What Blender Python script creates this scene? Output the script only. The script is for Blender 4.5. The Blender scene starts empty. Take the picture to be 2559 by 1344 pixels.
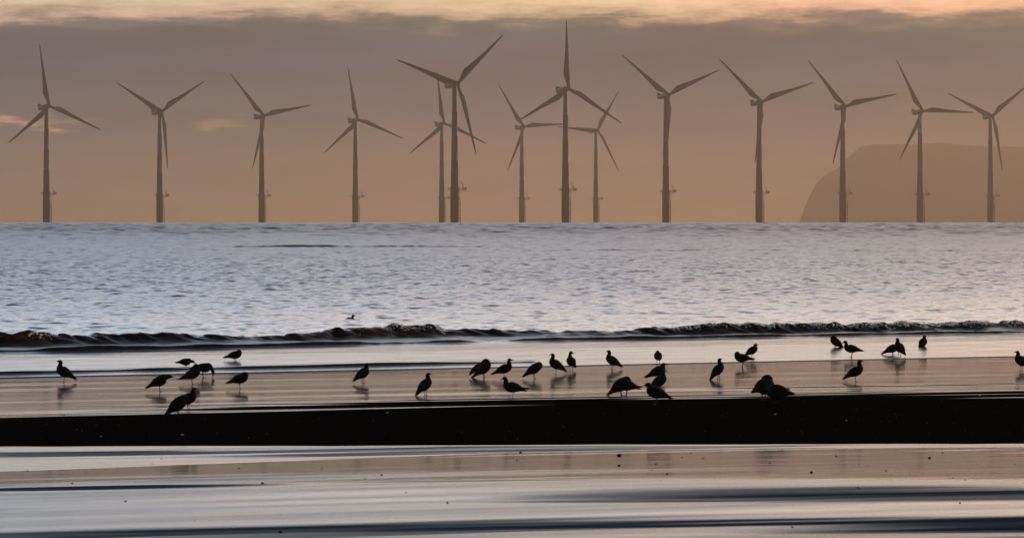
import bpy, math, random
import numpy as np
from mathutils import Vector, Matrix

random.seed(7)
rng = np.random.default_rng(11)
scene = bpy.context.scene
COL = scene.collection
PI = math.pi

# ------------------------------------------------------------------ camera
F = 9000.0            # focal length in photo pixels (photo 2559 wide)
CX, HY = 1279.5, 538.0
CAMZ = 2.4
RE = 2300.0 ** 2 / (2 * CAMZ)     # curvature radius of the sea sheet: horizon 2.3 km out
cam_d = bpy.data.cameras.new("camera")
cam_d.sensor_width = 36.0
cam_d.lens = F / 2559.0 * 36.0
cam_d.shift_y = -(672.0 - HY) / 2559.0
cam_d.clip_start = 0.1
cam_d.clip_end = 40000.0
cam = bpy.data.objects.new("camera", cam_d)
cam.location = (0, 0, CAMZ)
cam.rotation_euler = (PI / 2, 0, 0)
COL.objects.link(cam)
scene.camera = cam


def spot(px, py, z=0.0):
    """ground point that lies at a photo position, at height z"""
    Y = (CAMZ - z) * F / (py - HY)
    return Vector(((px - CX) / F * Y, Y, z))


# ------------------------------------------------------------------ helpers
def tag(o, label=None, cat=None, group=None, kind=None):
    if label: o["label"] = label
    if cat: o["category"] = cat
    if group: o["group"] = group
    if kind: o["kind"] = kind
    return o


def empty(name, loc=(0, 0, 0), rz=0.0):
    o = bpy.data.objects.new(name, None)
    o.location = loc
    o.rotation_euler = (0, 0, rz)
    o.empty_display_size = 0.1
    COL.objects.link(o)
    return o


class MB:
    def __init__(self):
        self.v, self.f, self.m = [], [], []
        self.mat = 0

    def add(self, vs, fs, flat=False):
        b = len(self.v)
        self.v += [tuple(p) for p in vs]
        for q in fs:
            self.f.append(tuple(b + i for i in q))
            self.m.append(self.mat)

    def loft(self, rings, cap=True):
        n = len(rings[0])
        vs = [p for r in rings for p in r]
        fs = []
        for k in range(len(rings) - 1):
            for i in range(n):
                j = (i + 1) % n
                fs.append((k * n + i, k * n + j, (k + 1) * n + j, (k + 1) * n + i))
        if cap:
            fs.append(tuple(range(n - 1, -1, -1)))
            fs.append(tuple((len(rings) - 1) * n + i for i in range(n)))
        self.add(vs, fs)

    def lathe(self, prof, n=24, c=(0, 0)):
        self.loft([[(c[0] + r * math.cos(2 * PI * i / n), c[1] + r * math.sin(2 * PI * i / n), z) for i in range(n)] for r, z in prof])

    def tube(self, pts, r, n=8):
        pts = [Vector(p) for p in pts]
        rr = r if isinstance(r, (list, tuple)) else [r] * len(pts)
        rings = []
        up = None
        for k, p in enumerate(pts):
            t = (pts[min(k + 1, len(pts) - 1)] - pts[max(k - 1, 0)]).normalized()
            if up is None:
                up = Vector((0, 0, 1)) if abs(t.z) < 0.9 else Vector((1, 0, 0))
            a = (up - t * up.dot(t)).normalized()
            up = a
            b = t.cross(a)
            rings.append([p + (a * math.cos(2 * PI * i / n) + b * math.sin(2 * PI * i / n)) * rr[k] for i in range(n)])
        self.loft(rings)

    def box(self, lo, hi):
        x0, y0, z0 = lo
        x1, y1, z1 = hi
        self.add([(x0, y0, z0), (x1, y0, z0), (x1, y1, z0), (x0, y1, z0), (x0, y0, z1), (x1, y0, z1), (x1, y1, z1), (x0, y1, z1)],
                 [(3, 2, 1, 0), (4, 5, 6, 7), (0, 1, 5, 4), (1, 2, 6, 5), (2, 3, 7, 6), (3, 0, 4, 7)])

    def mesh(self, name, mats, smooth=True):
        me = bpy.data.meshes.new(name)
        me.from_pydata(self.v, [], self.f)
        for m in mats if isinstance(mats, (list, tuple)) else [mats]:
            me.materials.append(m)
        me.polygons.foreach_set("material_index", self.m)
        me.polygons.foreach_set("use_smooth", [smooth] * len(me.polygons))
        me.update()
        return me

    def build(self, name, mats, parent=None, smooth=True):
        return link(name, self.mesh(name, mats, smooth), parent)


def link(name, me, parent=None):
    o = bpy.data.objects.new(name, me)
    COL.objects.link(o)
    if parent: o.parent = parent
    return o


def grid_mesh(name, X, Y, Z, mat, attrs=None, smooth=True):
    """rows x columns numpy arrays -> one sheet"""
    r, c = X.shape
    me = bpy.data.meshes.new(name)
    co = np.stack([X, Y, Z], -1).reshape(-1, 3).astype(np.float32)
    me.vertices.add(r * c)
    me.vertices.foreach_set("co", co.ravel())
    idx = np.arange(r * c, dtype=np.int32).reshape(r, c)
    q = np.stack([idx[:-1, :-1], idx[:-1, 1:], idx[1:, 1:], idx[1:, :-1]], -1).reshape(-1, 4)
    nf = len(q)
    me.loops.add(nf * 4)
    me.loops.foreach_set("vertex_index", q.ravel())
    me.polygons.add(nf)
    me.polygons.foreach_set("loop_start", np.arange(0, nf * 4, 4, dtype=np.int32))
    me.polygons.foreach_set("use_smooth", np.full(nf, smooth))
    me.materials.append(mat)
    me.update(calc_edges=True)
    for k, a in (attrs or {}).items():
        at = me.attributes.new(k, 'FLOAT', 'POINT')
        at.data.foreach_set("value", a.ravel().astype(np.float32))
    o = bpy.data.objects.new(name, me)
    COL.objects.link(o)
    return o


_tab = rng.random((257, 257))
_tab[256, :] = _tab[0, :]
_tab[:, 256] = _tab[:, 0]


def vnoise(x, y, seed=0):
    """smooth 2D value noise in 0..1, period 256"""
    x = np.asarray(x, float) + seed * 37.31
    y = np.asarray(y, float) + seed * 91.77
    xi, yi = np.floor(x), np.floor(y)
    fx, fy = x - xi, y - yi
    fx = fx * fx * fx * (fx * (fx * 6 - 15) + 10)
    fy = fy * fy * fy * (fy * (fy * 6 - 15) + 10)
    a, b = (xi.astype(int) % 256), (yi.astype(int) % 256)
    return ((_tab[a, b] * (1 - fx) + _tab[a + 1, b] * fx) * (1 - fy) + (_tab[a, b + 1] * (1 - fx) + _tab[a + 1, b + 1] * fx) * fy)


def fbm(x, y, seed=0, o=4):
    s, a, t = 0, 1.0, 0
    for k in range(o):
        s = s + a * vnoise(np.asarray(x) * 2 ** k, np.asarray(y) * 2 ** k, seed + k * 3)
        t += a
        a *= 0.5
    return s / t


def sstep(a, b, x):
    t = np.clip((np.asarray(x, float) - a) / (b - a), 0, 1)
    return t * t * (3 - 2 * t)


# ------------------------------------------------------------------ materials
class NT:
    def __init__(self, tree):
        self.t = tree
        self.t.nodes.clear()

    def n(self, kind, _out=None, **kw):
        nd = self.t.nodes.new(kind)
        for k, v in kw.items():
            if k.startswith("i_"):
                key = k[2:]
                key = int(key) if key.isdigit() else key.replace("_", " ")
                s = nd.inputs[key]
                if isinstance(v, bpy.types.NodeSocket):
                    self.t.links.new(v, s)
                else:
                    s.default_value = v
            else:
                setattr(nd, k, v)
        return nd

    def math(self, op, a, b=0.0, c=0.0, clamp=False):
        nd = self.n('ShaderNodeMath', operation=op, use_clamp=clamp, i_0=a, i_1=b, i_2=c)
        return nd.outputs[0]

    def mix(self, f, a, b, blend='MIX'):
        nd = self.n('ShaderNodeMix', data_type='RGBA', blend_type=blend)
        for s, v in ((nd.inputs[0], f), (nd.inputs[6], a), (nd.inputs[7], b)):
            if isinstance(v, bpy.types.NodeSocket):
                self.t.links.new(v, s)
            else:
                s.default_value = v
        return nd.outputs[2]

    def ramp(self, fac, stops, interp='LINEAR'):
        nd = self.n('ShaderNodeValToRGB', i_0=fac)
        cr = nd.color_ramp
        cr.interpolation = interp
        while len(cr.elements) < len(stops):
            cr.elements.new(0.5)
        for e, (p, c) in zip(cr.elements, stops):
            e.position = p
            e.color = c if len(c) == 4 else (*c, 1)
        return nd.outputs[0]

    def smooth(self, x, a, b):
        return self.n('ShaderNodeMapRange', interpolation_type='SMOOTHSTEP', i_0=x, i_1=a, i_2=b, i_3=0.0, i_4=1.0).outputs[0]


def new_mat(name):
    m = bpy.data.materials.new(name)
    m.use_nodes = True
    return m, NT(m.node_tree)


def simple(name, col, rough=0.6, spec=0.3, var=0.25, scale=3.0, metallic=0.0):
    m, t = new_mat(name)
    co = t.n('ShaderNodeTexCoord').outputs['Object']
    nz = t.n('ShaderNodeTexNoise', i_Vector=co, i_Scale=scale, i_Detail=5.0).outputs[0]
    c = t.mix(nz, (*[x * (1 - var) for x in col], 1), (*[x * (1 + var) for x in col], 1))
    b = t.n('ShaderNodeBsdfPrincipled', i_Base_Color=c, i_Roughness=rough, i_Specular_IOR_Level=spec, i_Metallic=metallic)
    o = t.n('ShaderNodeOutputMaterial', i_Surface=b.outputs[0])
    return m


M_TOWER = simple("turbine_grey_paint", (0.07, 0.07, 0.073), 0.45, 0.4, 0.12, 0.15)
M_YELLOW = simple("transition_yellow_paint", (0.18, 0.10, 0.014), 0.5, 0.4, 0.3, 0.3)
M_STEEL = simple("galvanised_steel", (0.16, 0.16, 0.16), 0.5, 0.4, 0.3, 1.0)
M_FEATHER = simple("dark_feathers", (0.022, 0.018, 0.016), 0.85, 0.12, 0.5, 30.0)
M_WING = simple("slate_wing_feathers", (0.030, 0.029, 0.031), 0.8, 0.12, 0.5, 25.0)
M_PALEF = simple("pale_ruffled_feathers", (0.34, 0.32, 0.31), 0.85, 0.1, 0.3, 40.0)
M_LEG = simple("dark_leg_skin", (0.028, 0.018, 0.013), 0.6, 0.2, 0.3, 40.0)
M_PEBBLE = simple("dark_pebble_stone", (0.02, 0.019, 0.018), 0.8, 0.15, 0.4, 30.0)
M_SHELL = simple("pale_shell", (0.75, 0.68, 0.58), 0.35, 0.5, 0.15, 40.0)
M_GRIT = simple("shell_grit", (0.13, 0.12, 0.11), 0.6, 0.3, 0.4, 40.0)
M_CLIFF = simple("headland_rock_and_turf", (0.05, 0.045, 0.035), 0.95, 0.1, 0.5, 0.01)

# ------------------------------------------------------------------ light: sun behind the cloud bank, dusk sky
SUN_EL, SUN_AZ = math.radians(13.0), math.radians(24.0)     # azimuth: from +Y towards +X
sd = bpy.data.lights.new("sun", 'SUN')
sd.energy = 0.6
sd.angle = math.radians(10.0)
sd.color = (1.0, 0.72, 0.48)
so = bpy.data.objects.new("sun", sd)
dvec = Vector((math.sin(SUN_AZ) * math.cos(SUN_EL), math.cos(SUN_AZ) * math.cos(SUN_EL), math.sin(SUN_EL)))
so.rotation_euler = dvec.to_track_quat('Z', 'Y').to_euler()
so.location = dvec * 300
COL.objects.link(so)

w = bpy.data.worlds.new("World")
scene.world = w
w.use_nodes = True
t = NT(w.node_tree)
gen = t.n('ShaderNodeTexCoord').outputs['Generated']
sp = t.n('ShaderNodeSeparateXYZ', i_0=gen)
sx, sy, sz = sp.outputs
az = t.math('ARCTAN2', sx, sy)
sky = t.n('ShaderNodeTexSky', sky_type='NISHITA', sun_disc=False, sun_elevation=SUN_EL, sun_rotation=SUN_AZ,
          altitude=0.0, air_density=1.3, dust_density=3.0, ozone_density=1.0).outputs[0]


def dirnoise(ka, ke, detail, off, rough=0.55):
    v = t.n('ShaderNodeCombineXYZ', i_0=t.math('MULTIPLY', az, ka), i_1=t.math('MULTIPLY', sz, ke), i_2=off).outputs[0]
    return t.n('ShaderNodeTexNoise', i_Vector=v, i_Scale=1.0, i_Detail=detail, i_Roughness=rough).outputs[0]


n_edge = dirnoise(38.0, 190.0, 10.0, 3.1, 0.66)
n_big = dirnoise(7.0, 40.0, 4.0, 8.4)
n_streak = dirnoise(10.0, 160.0, 5.0, 1.7)
warp = t.math('MULTIPLY_ADD', t.math('SUBTRACT', n_edge, 0.5), 0.016, sz)
warp = t.math('MULTIPLY_ADD', t.math('SUBTRACT', n_big, 0.5), 0.008, warp)
S = 0.6
# cloud bank and clearing above it, by elevation
low = t.ramp(t.math('DIVIDE', warp, S), [
    (0.0, (0.80, 0.52, 0.26)),
    (0.005 / S, (0.60, 0.46, 0.34)),
    (0.012 / S, (0.34, 0.29, 0.27)),
    (0.022 / S, (0.18, 0.180, 0.200)),
    (0.033 / S, (0.138, 0.143, 0.162)),
    (0.045 / S, (0.102, 0.118, 0.142)),
    (0.0534 / S, (0.135, 0.145, 0.138)),
    (0.0572 / S, (1.05, 0.69, 0.40)),
    (0.064 / S, (1.45, 1.10, 0.76)),
    (0.085 / S, (1.50, 1.36, 1.12)),
    (0.14 / S, (1.50, 1.50, 1.50)),
    (0.24 / S, (1.34, 1.41, 1.54)),
    (0.36 / S, (0.84, 0.97, 1.20)),
    (0.58 / S, (0.18, 0.25, 0.42)),
])
n_lump = dirnoise(16.0, 75.0, 7.0, 5.6, 0.62)
tint = t.math('ADD', t.math('MULTIPLY_ADD', n_streak, 0.75, 0.25), t.math('MULTIPLY', n_lump, 0.75))
azr = t.math('MULTIPLY', t.math('MAXIMUM', t.math('MINIMUM', az, 0.25), -0.25), 1.0)
cl = t.n('ShaderNodeCombineXYZ', i_0=t.math('MULTIPLY', tint, t.math('MULTIPLY_ADD', azr, 1.5, 1.03)), i_1=t.math('MULTIPLY', tint, t.math('MULTIPLY_ADD', azr, 0.5, 1.0)), i_2=t.math('MULTIPLY', tint, t.math('MULTIPLY_ADD', azr, -0.3, 1.0))).outputs[0]
low = t.mix(1.0, low, cl, 'MULTIPLY')
hue = t.mix(t.smooth(dirnoise(9.0, 55.0, 5.0, 12.7), 0.36, 0.64), (0.93, 1.02, 0.97, 1), (1.09, 0.97, 1.05, 1))
low = t.mix(1.0, low, hue, 'MULTIPLY')


def gap(a0, e0, wa, we, col):
    """a thin break in the bank where the lit cloud behind shows"""
    da = t.math('DIVIDE', t.math('SUBTRACT', az, a0), wa)
    de = t.math('DIVIDE', t.math('SUBTRACT', warp, e0), we)
    d = t.math('ADD', t.math('MULTIPLY', da, da), t.math('MULTIPLY', de, de))
    g = t.math('EXPONENT', t.math('MULTIPLY', d, -1.0))
    g = t.math('MULTIPLY', g, t.smooth(n_streak, 0.36, 0.62))
    return g, col


for a0, e0, wa, we, col, k in [(-0.136, 0.0262, 0.012, 0.0010, (1.9, 0.95, 0.52, 1), 1.0), (-0.121, 0.0262, 0.007, 0.0007, (1.4, 0.75, 0.45, 1), 0.9),
                               (-0.080, 0.0252, 0.006, 0.0014, (1.4, 0.85, 0.38, 1), 1.0), (-0.030, 0.0235, 0.012, 0.0020, (0.65, 0.40, 0.24, 1), 0.8),
                               (-0.008, 0.0215, 0.010, 0.0016, (0.42, 0.26, 0.17, 1), 0.6)]:
    g, col = gap(a0, e0, wa, we, col)
    low = t.mix(t.math('MULTIPLY', g, k, clamp=True), low, col)
# the lit clearing lies in front; behind the viewer the sky is dull
front = t.smooth(t.n('ShaderNodeVectorMath', operation='DOT_PRODUCT', i_0=gen, i_1=(math.sin(0.15), math.cos(0.15), 0.0)).outputs['Value'], -0.35, 0.75)
dull = t.mix(1.0, sky, (0.030, 0.030, 0.032, 1), 'MULTIPLY')
frontcol = low
hi = t.smooth(sz, 0.35, 0.60)
allsky = t.mix(front, dull, frontcol)
allsky = t.mix(t.math('MULTIPLY', hi, 0.85), allsky, dull)
bg = t.n('ShaderNodeBackground', i_Color=allsky, i_Strength=1.0)
t.n('ShaderNodeOutputWorld', i_Surface=bg.outputs[0])

# ------------------------------------------------------------------ haze
mh, t = new_mat("pale_sea_haze")
pv = t.n('ShaderNodeVolumePrincipled', i_Color=(0.62, 0.445, 0.315, 1), i_Density=0.00017, i_Anisotropy=0.55)
t.n('ShaderNodeOutputMaterial', i_Volume=pv.outputs[0])
mb = MB()
mb.box((-8500, -600, -95), (8500, 14500, 225))
hz = mb.build("haze", mh, smooth=False)
tag(hz, "warm pale haze hanging over the sea and beach", "haze", kind="stuff")

# ------------------------------------------------------------------ beach
KS = 0.5                          # shoreline slant: t = Y - KS*X is distance along the beach normal
T_EDGE = 56.9


def bank(X, Y):
    """0 at the near foot, 1 at the far edge of the dry bank"""
    y0 = 37.6 + 0.05 * X + 0.22 * (vnoise(X * 0.45, X * 0 + 4.2, 15) - 0.5) + 0.08 * (vnoise(X * 2.1, X * 0 + 4.2, 16) - 0.5)
    y1 = np.interp(X, [-40, -5.7, -3, 0, 6.5, 40], [28, 40.6, 42.5, 44.0, 45.7, 53])
    return (Y - y0) / np.maximum(y1 - y0, 0.5), y0, y1


def falling(X):
    """far and near limits of the stretch that falls away from the viewer"""
    return np.interp(X, [-5.2, 0.0, 3.0], [33.6, 36.5, 37.3]), np.interp(X, [-4.6, 0.0, 4.6], [31.0, 31.8, 31.3])


def beach_z(X, Y):
    tt = Y - KS * X
    # seabed
    z = np.where(tt > T_EDGE, -0.02 * (tt - T_EDGE), 0.0)
    z = np.maximum(z, -3.0)
    s, y0, y1 = bank(X, Y)
    ye = T_EDGE + KS * X
    crest = 0.055
    far = crest * (1 - np.clip((Y - y1) / np.maximum(ye - y1, 1.0), 0, 1))
    near = crest * sstep(0.0, 0.9, s)
    z = z + np.where(Y > y1, far, near)
    # near foreshore: falls away from the viewer to the foot of the bank, then undulates
    d = y0 - Y
    yf, yn = falling(X)
    wv = 0.35 * (vnoise(X * 0.3, Y * 0.1, 10) - 0.5)
    z = z + np.where(d > 0, 0.0192 * (np.clip(yf + wv - Y, 0, None) - np.log1p(np.exp(np.clip((yn + wv - Y) / 0.18, -30, 30))) * 0.18), 0)
    z = np.where(Y < yn - 4, z, z)
    z = z + 0.006 * np.clip(yn - Y, 0, 40)
    und = sstep(0.0, 1.5, yn - Y) * (1 - sstep(20, 30, d))
    V = Y - 0.30 * X
    z = z + und * 0.012 * (vnoise(X * 0.16 + 5, V * 0.55, 3) - 0.5) * 2
    z = z + und * 0.0030 * (vnoise(X * 0.35, V * 1.9, 5) - 0.5) * 2
    z = z + sstep(0, 0.3, d) * 0.0006 * (vnoise(X * 0.7, V * 4.0, 9) - 0.5) * 2
    mid = sstep(-0.5, 0.5, Y - y1) * (1 - sstep(-1.5, 0.2, tt - T_EDGE))
    z = z + mid * 0.0030 * (vnoise(X * 0.22, Y * 1.1 - 0.42 * X, 6) - 0.5) * 2
    z = z + mid * 0.0008 * (vnoise(X * 0.5, Y * 3.2 - 0.9 * X, 8) - 0.5) * 2
    return z


def beach_wet(X, Y):
    s, y0, y1 = bank(X, Y)
    st = vnoise(X * 0.10, (Y - 0.33 * X) * 1.5, 2) + 0.6 * vnoise(X * 0.22, (Y - 0.31 * X) * 3.6, 4)
    st = (st - 0.8) + 0.5 * (vnoise(X * 0.45, (Y - 0.3 * X) * 7.5, 7) - 0.5)
    # dry bank with wet runnels along its far edge
    wz = np.interp(X, [-6, 0, 7], [2.6, 4.2, 5.4])
    q = (Y - y1) / wz
    edge = np.clip(0.5 + (q - 0.40 + 1.35 * st) * 1.9, 0, 1) * sstep(-0.25 + 0.2 * vnoise(X * 0.35, Y * 0 + 1.5, 17), 0.06, q)
    edge = np.where(q > 1.25, 1.0, edge)
    d0 = np.clip((y0 - Y) / 0.10 + 0.5, 0, 1)
    wet = np.where(Y > (y0 + y1) / 2, edge, d0)
    wet = wet * wet * (3 - 2 * wet)
    # drier streaks in the near foreshore
    d = y0 - Y
    dr = vnoise(X * 0.13 + 0.3, (Y - 0.30 * X) * 0.75, 12) * 0.65 + vnoise(X * 0.2, (Y - 0.28 * X) * 2.6, 14) * 0.35
    dry = 0.55 * sstep(0.50, 0.74, dr) * sstep(4.2, 6.0, d)
    dry = np.maximum(dry, sstep(0.58, 0.70, vnoise(X * 0.12, (Y - 0.33 * X) * 2.6, 19)) * sstep(0.05, 0.3, d) * (1 - sstep(1.4, 2.2, d)) * 0.6)
    # permanent dark patches: left streak, right streak, nearest strip
    for (x0, yy, wx, wy, k, sl) in [(-3.35, 30.95, 1.5, 0.30, 0.9, 0.17), (-0.6, 31.4, 1.6, 0.14, 0.5, 0.05), (3.2, 29.55, 2.8, 0.80, 0.80, -0.02), (1.6, 28.9, 1.5, 0.16, 0.6, 0.0), (-1.0, 26.3, 4.6, 0.50, 0.80, 0.13), (4.2, 26.4, 2.6, 0.80, 1.0, 0.14)]:
        q = ((X - x0) / wx) ** 2 + ((Y - yy - sl * (X - x0)) / wy) ** 2
        dry = np.maximum(dry, k * sstep(1.9, 0.1, q + 0.9 * (vnoise(X * 0.5, (Y - 0.2 * X) * 3.0, 23) - 0.5)))
    # part-drained sand nearest the viewer and in the stripes below the bank
    yf, yn = falling(X)
    wt = 0.80 + 0.30 * (vnoise(X * 0.18, (Y - 0.3 * X) * 0.9, 26) - 0.5) + 0.28 * (vnoise(X * 0.4, (Y - 0.25 * X) * 3.2, 27) - 0.5)
    drained = sstep(-0.1, 0.5, yn - Y)
    stripes = sstep(-0.15, 0.15, Y - yf) * sstep(0.0, 0.1, d)
    wet = wet * (1 - drained * (1 - wt)) * (1 - stripes * (0.9 - 0.9 * wt))
    dry = dry * (0.72 + 0.56 * vnoise(X * 0.5, (Y - 0.18 * X) * 5.0, 29))
    wet = wet * (1 - np.clip(dry, 0, 1))
    return wet


ms, t = new_mat("wet_beach_sand")
pos = t.n('ShaderNodeNewGeometry').outputs['Position']
wet = t.n('ShaderNodeAttribute', attribute_name="wet").outputs['Fac']
ps = t.n('ShaderNodeSeparateXYZ', i_0=pos).outputs
sk = t.n('ShaderNodeCombineXYZ', i_0=ps[0], i_1=t.math('MULTIPLY_ADD', ps[0], -0.3, ps[1])).outputs[0]
mp = t.n('ShaderNodeMapping', i_Vector=sk, i_Scale=(0.3, 2.6, 1.0)).outputs[0]
n1 = t.n('ShaderNodeTexNoise', i_Vector=mp, i_Scale=1.0, i_Detail=6.0, i_Roughness=0.6).outputs[0]
mp2 = t.n('ShaderNodeMapping', i_Vector=sk, i_Scale=(3.2, 6.0, 1.0)).outputs[0]
n2 = t.n('ShaderNodeTexNoise', i_Vector=mp2, i_Scale=1.0, i_Detail=4.0).outputs[0]
grain = t.n('ShaderNodeTexNoise', i_Vector=pos, i_Scale=160.0, i_Detail=3.0).outputs[0]
wet2 = t.smooth(t.math('ADD', wet, t.math('MULTIPLY', t.math('SUBTRACT', n1, 0.5), 0.16)), 0.0, 0.78)
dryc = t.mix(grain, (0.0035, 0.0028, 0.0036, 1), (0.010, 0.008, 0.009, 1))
sky_tint = t.mix(grain, (0.048, 0.088, 0.136, 1), (0.072, 0.118, 0.172, 1))  # blue sky reflection painted into the diffuse colour of the near sand
dryc = t.mix(t.n('ShaderNodeAttribute', attribute_name="sky_tint").outputs['Fac'], dryc, sky_tint)
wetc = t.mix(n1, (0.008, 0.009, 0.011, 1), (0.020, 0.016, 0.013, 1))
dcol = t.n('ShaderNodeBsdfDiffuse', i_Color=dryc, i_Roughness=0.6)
bmp = t.n('ShaderNodeBump', i_Strength=0.25, i_Distance=0.004, i_Height=n2)
wb = t.n('ShaderNodeBsdfPrincipled', i_Base_Color=wetc, i_Roughness=t.math('ADD', t.math('MULTIPLY_ADD', n2, 0.06, 0.052), t.math('MULTIPLY', t.math('SUBTRACT', 1.0, wet), 0.42)), i_IOR=1.30, i_Normal=bmp.outputs[0])
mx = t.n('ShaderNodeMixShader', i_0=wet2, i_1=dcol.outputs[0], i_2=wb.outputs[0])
t.n('ShaderNodeOutputMaterial', i_Surface=mx.outputs[0])

yy = [-400.0, -150, -60, -20, -5, 5, 12, 18, 21]
y = 23.0
while y < 66:
    yy.append(y)
    y += 0.022 + 0.0008 * (y - 23)
yy += [68, 72, 80, 95, 120, 160, 230, 400, 800, 1600, 3200, 6000, 9500]
yy = np.array(yy)
uu = np.unique(np.concatenate([np.linspace(-0.2, 0.2, 260), np.array([-1, -.7, -.5, -.35, -.27, .27, .35, .5, .7, 1])]))
Yg, Ug = np.meshgrid(yy, uu, indexing='ij')
Xg = Ug * np.maximum(np.abs(Yg) + 4, 24.0)
Xg = np.where(np.abs(Ug) > 0.6, np.sign(Ug) * np.maximum(np.abs(Xg), 500 * np.abs(Ug)), Xg)
Zg = beach_z(Xg, Yg)
Zg = np.where(Yg > 100, np.minimum(Zg, -1.0) - Yg ** 2 / (2 * RE) - 0.002 * (Yg - 100), Zg)
beach = grid_mesh("beach", Xg, Yg, Zg, ms, {"wet": beach_wet(Xg, Yg), "sky_tint": sstep(37.4, 36.8, Yg - 0.05 * Xg)})
tag(beach, "dark wet sand beach with a dry bank and shining wet flats", "beach", kind="structure")

# ------------------------------------------------------------------ sea
T_BREAK = 69.6
SLB = 0.45


def tilt(off):
    """the sheet of backwash slopes gently up towards the breakers"""
    return 0.0185 * np.clip(off, 0, 5.0) - 0.0006 * np.clip(off - 12, 0, 100)


def sea_waves(X, Y, tt, dY):
    h = np.zeros_like(X)
    lost = np.zeros_like(X)
    R = np.random.default_rng(5)
    N = 52
    lam = np.geomspace(0.20, 1.9, N)
    for L in lam:
        k = 2 * PI / L
        a = math.radians(R.normal(0, 34)) + 0.35
        kx, ky = k * math.sin(a), -k * math.cos(a)
        ph = R.random() * 2 * PI
        slope = 0.030 if L < 0.9 else 0.021
        A = slope / k
        res = sstep(1.7, 3.6, L / np.maximum(dY, 1e-3))
        arg = kx * X + ky * Y + ph + 1.2 * np.sin(0.21 * X + 0.13 * Y + ph)
        s = np.sin(arg)
        h += A * res * (s - 0.35 * np.cos(2 * arg))
        lost += (1 - res) * slope ** 2 / 2
    # longer seas farther out
    k0 = int(np.argmax(tt[:, 0] > 180))
    Xf, Yf = X[k0:], Y[k0:]
    far = sstep(230, 650, Yf)
    for L in np.geomspace(2.6, 9.0, 22):
        k = 2 * PI / L
        a = math.radians(R.normal(0, 30)) + 0.25
        ph = R.random() * 2 * PI
        res = sstep(1.7, 3.6, L / np.maximum(dY[k0:], 1e-3))
        arg = k * math.sin(a) * Xf - k * math.cos(a) * Yf + ph + 1.5 * np.sin(0.13 * Xf + 0.07 * Yf + ph)
        h[k0:] += far * res * 0.042 / k * (np.sin(arg) - 0.35 * np.cos(2 * arg))
    return h, np.sqrt(lost)


def strength(X, knots):
    xs, vs = zip(*knots)
    return np.interp(X, xs, vs)


def breaker(X, Y):
    """the low breaking wave and the smaller step in front of it"""
    wob = 0.5 * (vnoise(X * 0.35, X * 0 + 3.3, 31) - 0.5) + 0.22 * (vnoise(X * 1.3, X * 0 + 1.3, 33) - 0.5)
    px = X / 67.0 * F + CX
    amp = strength(px, [(-600, .15), (0, .185), (90, .185), (150, .19), (260, .15), (300, .165), (380, .185), (430, .17), (520, .12), (640, .10), (760, .12), (850, .18), (900, .195), (1080, .195), (1110, .12), (1150, .15),
                        (1220, .13), (1290, .085), (1370, .06), (1460, .07), (1560, .06), (1620, .12), (1650, .16), (1700, .13), (1790, .19), (1900, .19), (2050, .175), (2200, .16), (2400, .165), (2559, .165), (3200, .16)])
    amp = np.maximum(amp, .085) * (0.84 + 0.14 * vnoise(X * 1.2, Y * 0.3, 35) + 0.22 * vnoise(X * 4.2, Y * 0.8, 36))
    slant = 0.35 * (vnoise(X * 1.9 + Y * 1.4, Y * 0.5, 38) - 0.5)
    d = Y - (np.interp(X, [-20, -9, -6.45, -4.2, -2.2, 0, 3.2, 5.6, 10.1, 25], [58, 63.1, 64.5, 65.6, 67.3, 68.4, 69.0, 69.9, 71.2, 78]) + 0.45 + 0.5 * wob)
    h = amp * np.where(d > 0, np.exp(-(d / 2.1) ** 2), np.exp(-(np.abs(d) / (0.30 + slant)) ** 1.5))
    # lip texture
    h = h + amp * 0.50 * (vnoise(X * 3.6 + d * 6.0, d * 3.0, 37) - 0.5) * np.exp(-((d + .05) / 0.35) ** 2)
    h = h + amp * 0.42 * (vnoise(X * 9 + d * 9, d * 6.0, 39) - 0.5) * np.exp(-((d + .05) / 0.3) ** 2)
    # rough wash in front of weak parts
    # second step
    d2 = Y - (np.interp(X, [-20, -8.6, -7.6, -6, -4, -2, .4, 3.1, 5.5, 10, 25], [55, 60.3, 60.6, 61.3, 62.8, 64.2, 65.7, 66.8, 68.2, 70.2, 77]) + 0.15 + 0.3 * (vnoise(X * 0.45, X * 0 + 7.7, 41) - 0.5) + 0.12 * (vnoise(X * 2.1, X * 0 + 7.7, 43) - 0.5))
    a2 = strength(px, [(-600, .03), (0, .055), (60, .055), (200, .065), (330, .08), (500, .08), (800, .07), (1000, .06), (1150, .05), (1230, .015), (1330, .05), (1500, .065), (1800, .06), (2100, .05), (2559, .05), (3200, .05)])
    a2 = a2 * (0.7 + 0.9 * vnoise(X * 1.7, Y * 0.3, 45))
    h2 = a2 * np.where(d2 > 0, np.exp(-(d2 / 0.8) ** 2), np.exp(-(np.abs(d2) / 0.10) ** 1.6))
    foam = 0.95 * np.exp(-((d - .05) / 0.16) ** 2) * sstep(1.5, 6.0, X) * (0.55 + 0.6 * vnoise(X * 1.6, X * 0 + 4.4, 48)) + 0.5 * np.exp(-((d + 0.05) / 0.10) ** 2) * sstep(0.60, 0.75, vnoise(X * 0.5, X * 0 + 2.2, 47))
    foam = foam + 0.45 * np.exp(-(d2 / 0.10) ** 2) * sstep(0.55, 0.75, vnoise(X * 1.1, X * 0 + 5.2, 49))
    turb = np.exp(-((d + 0.05) / 0.2) ** 2)
    return h + h2, foam, d, d2, turb


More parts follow.
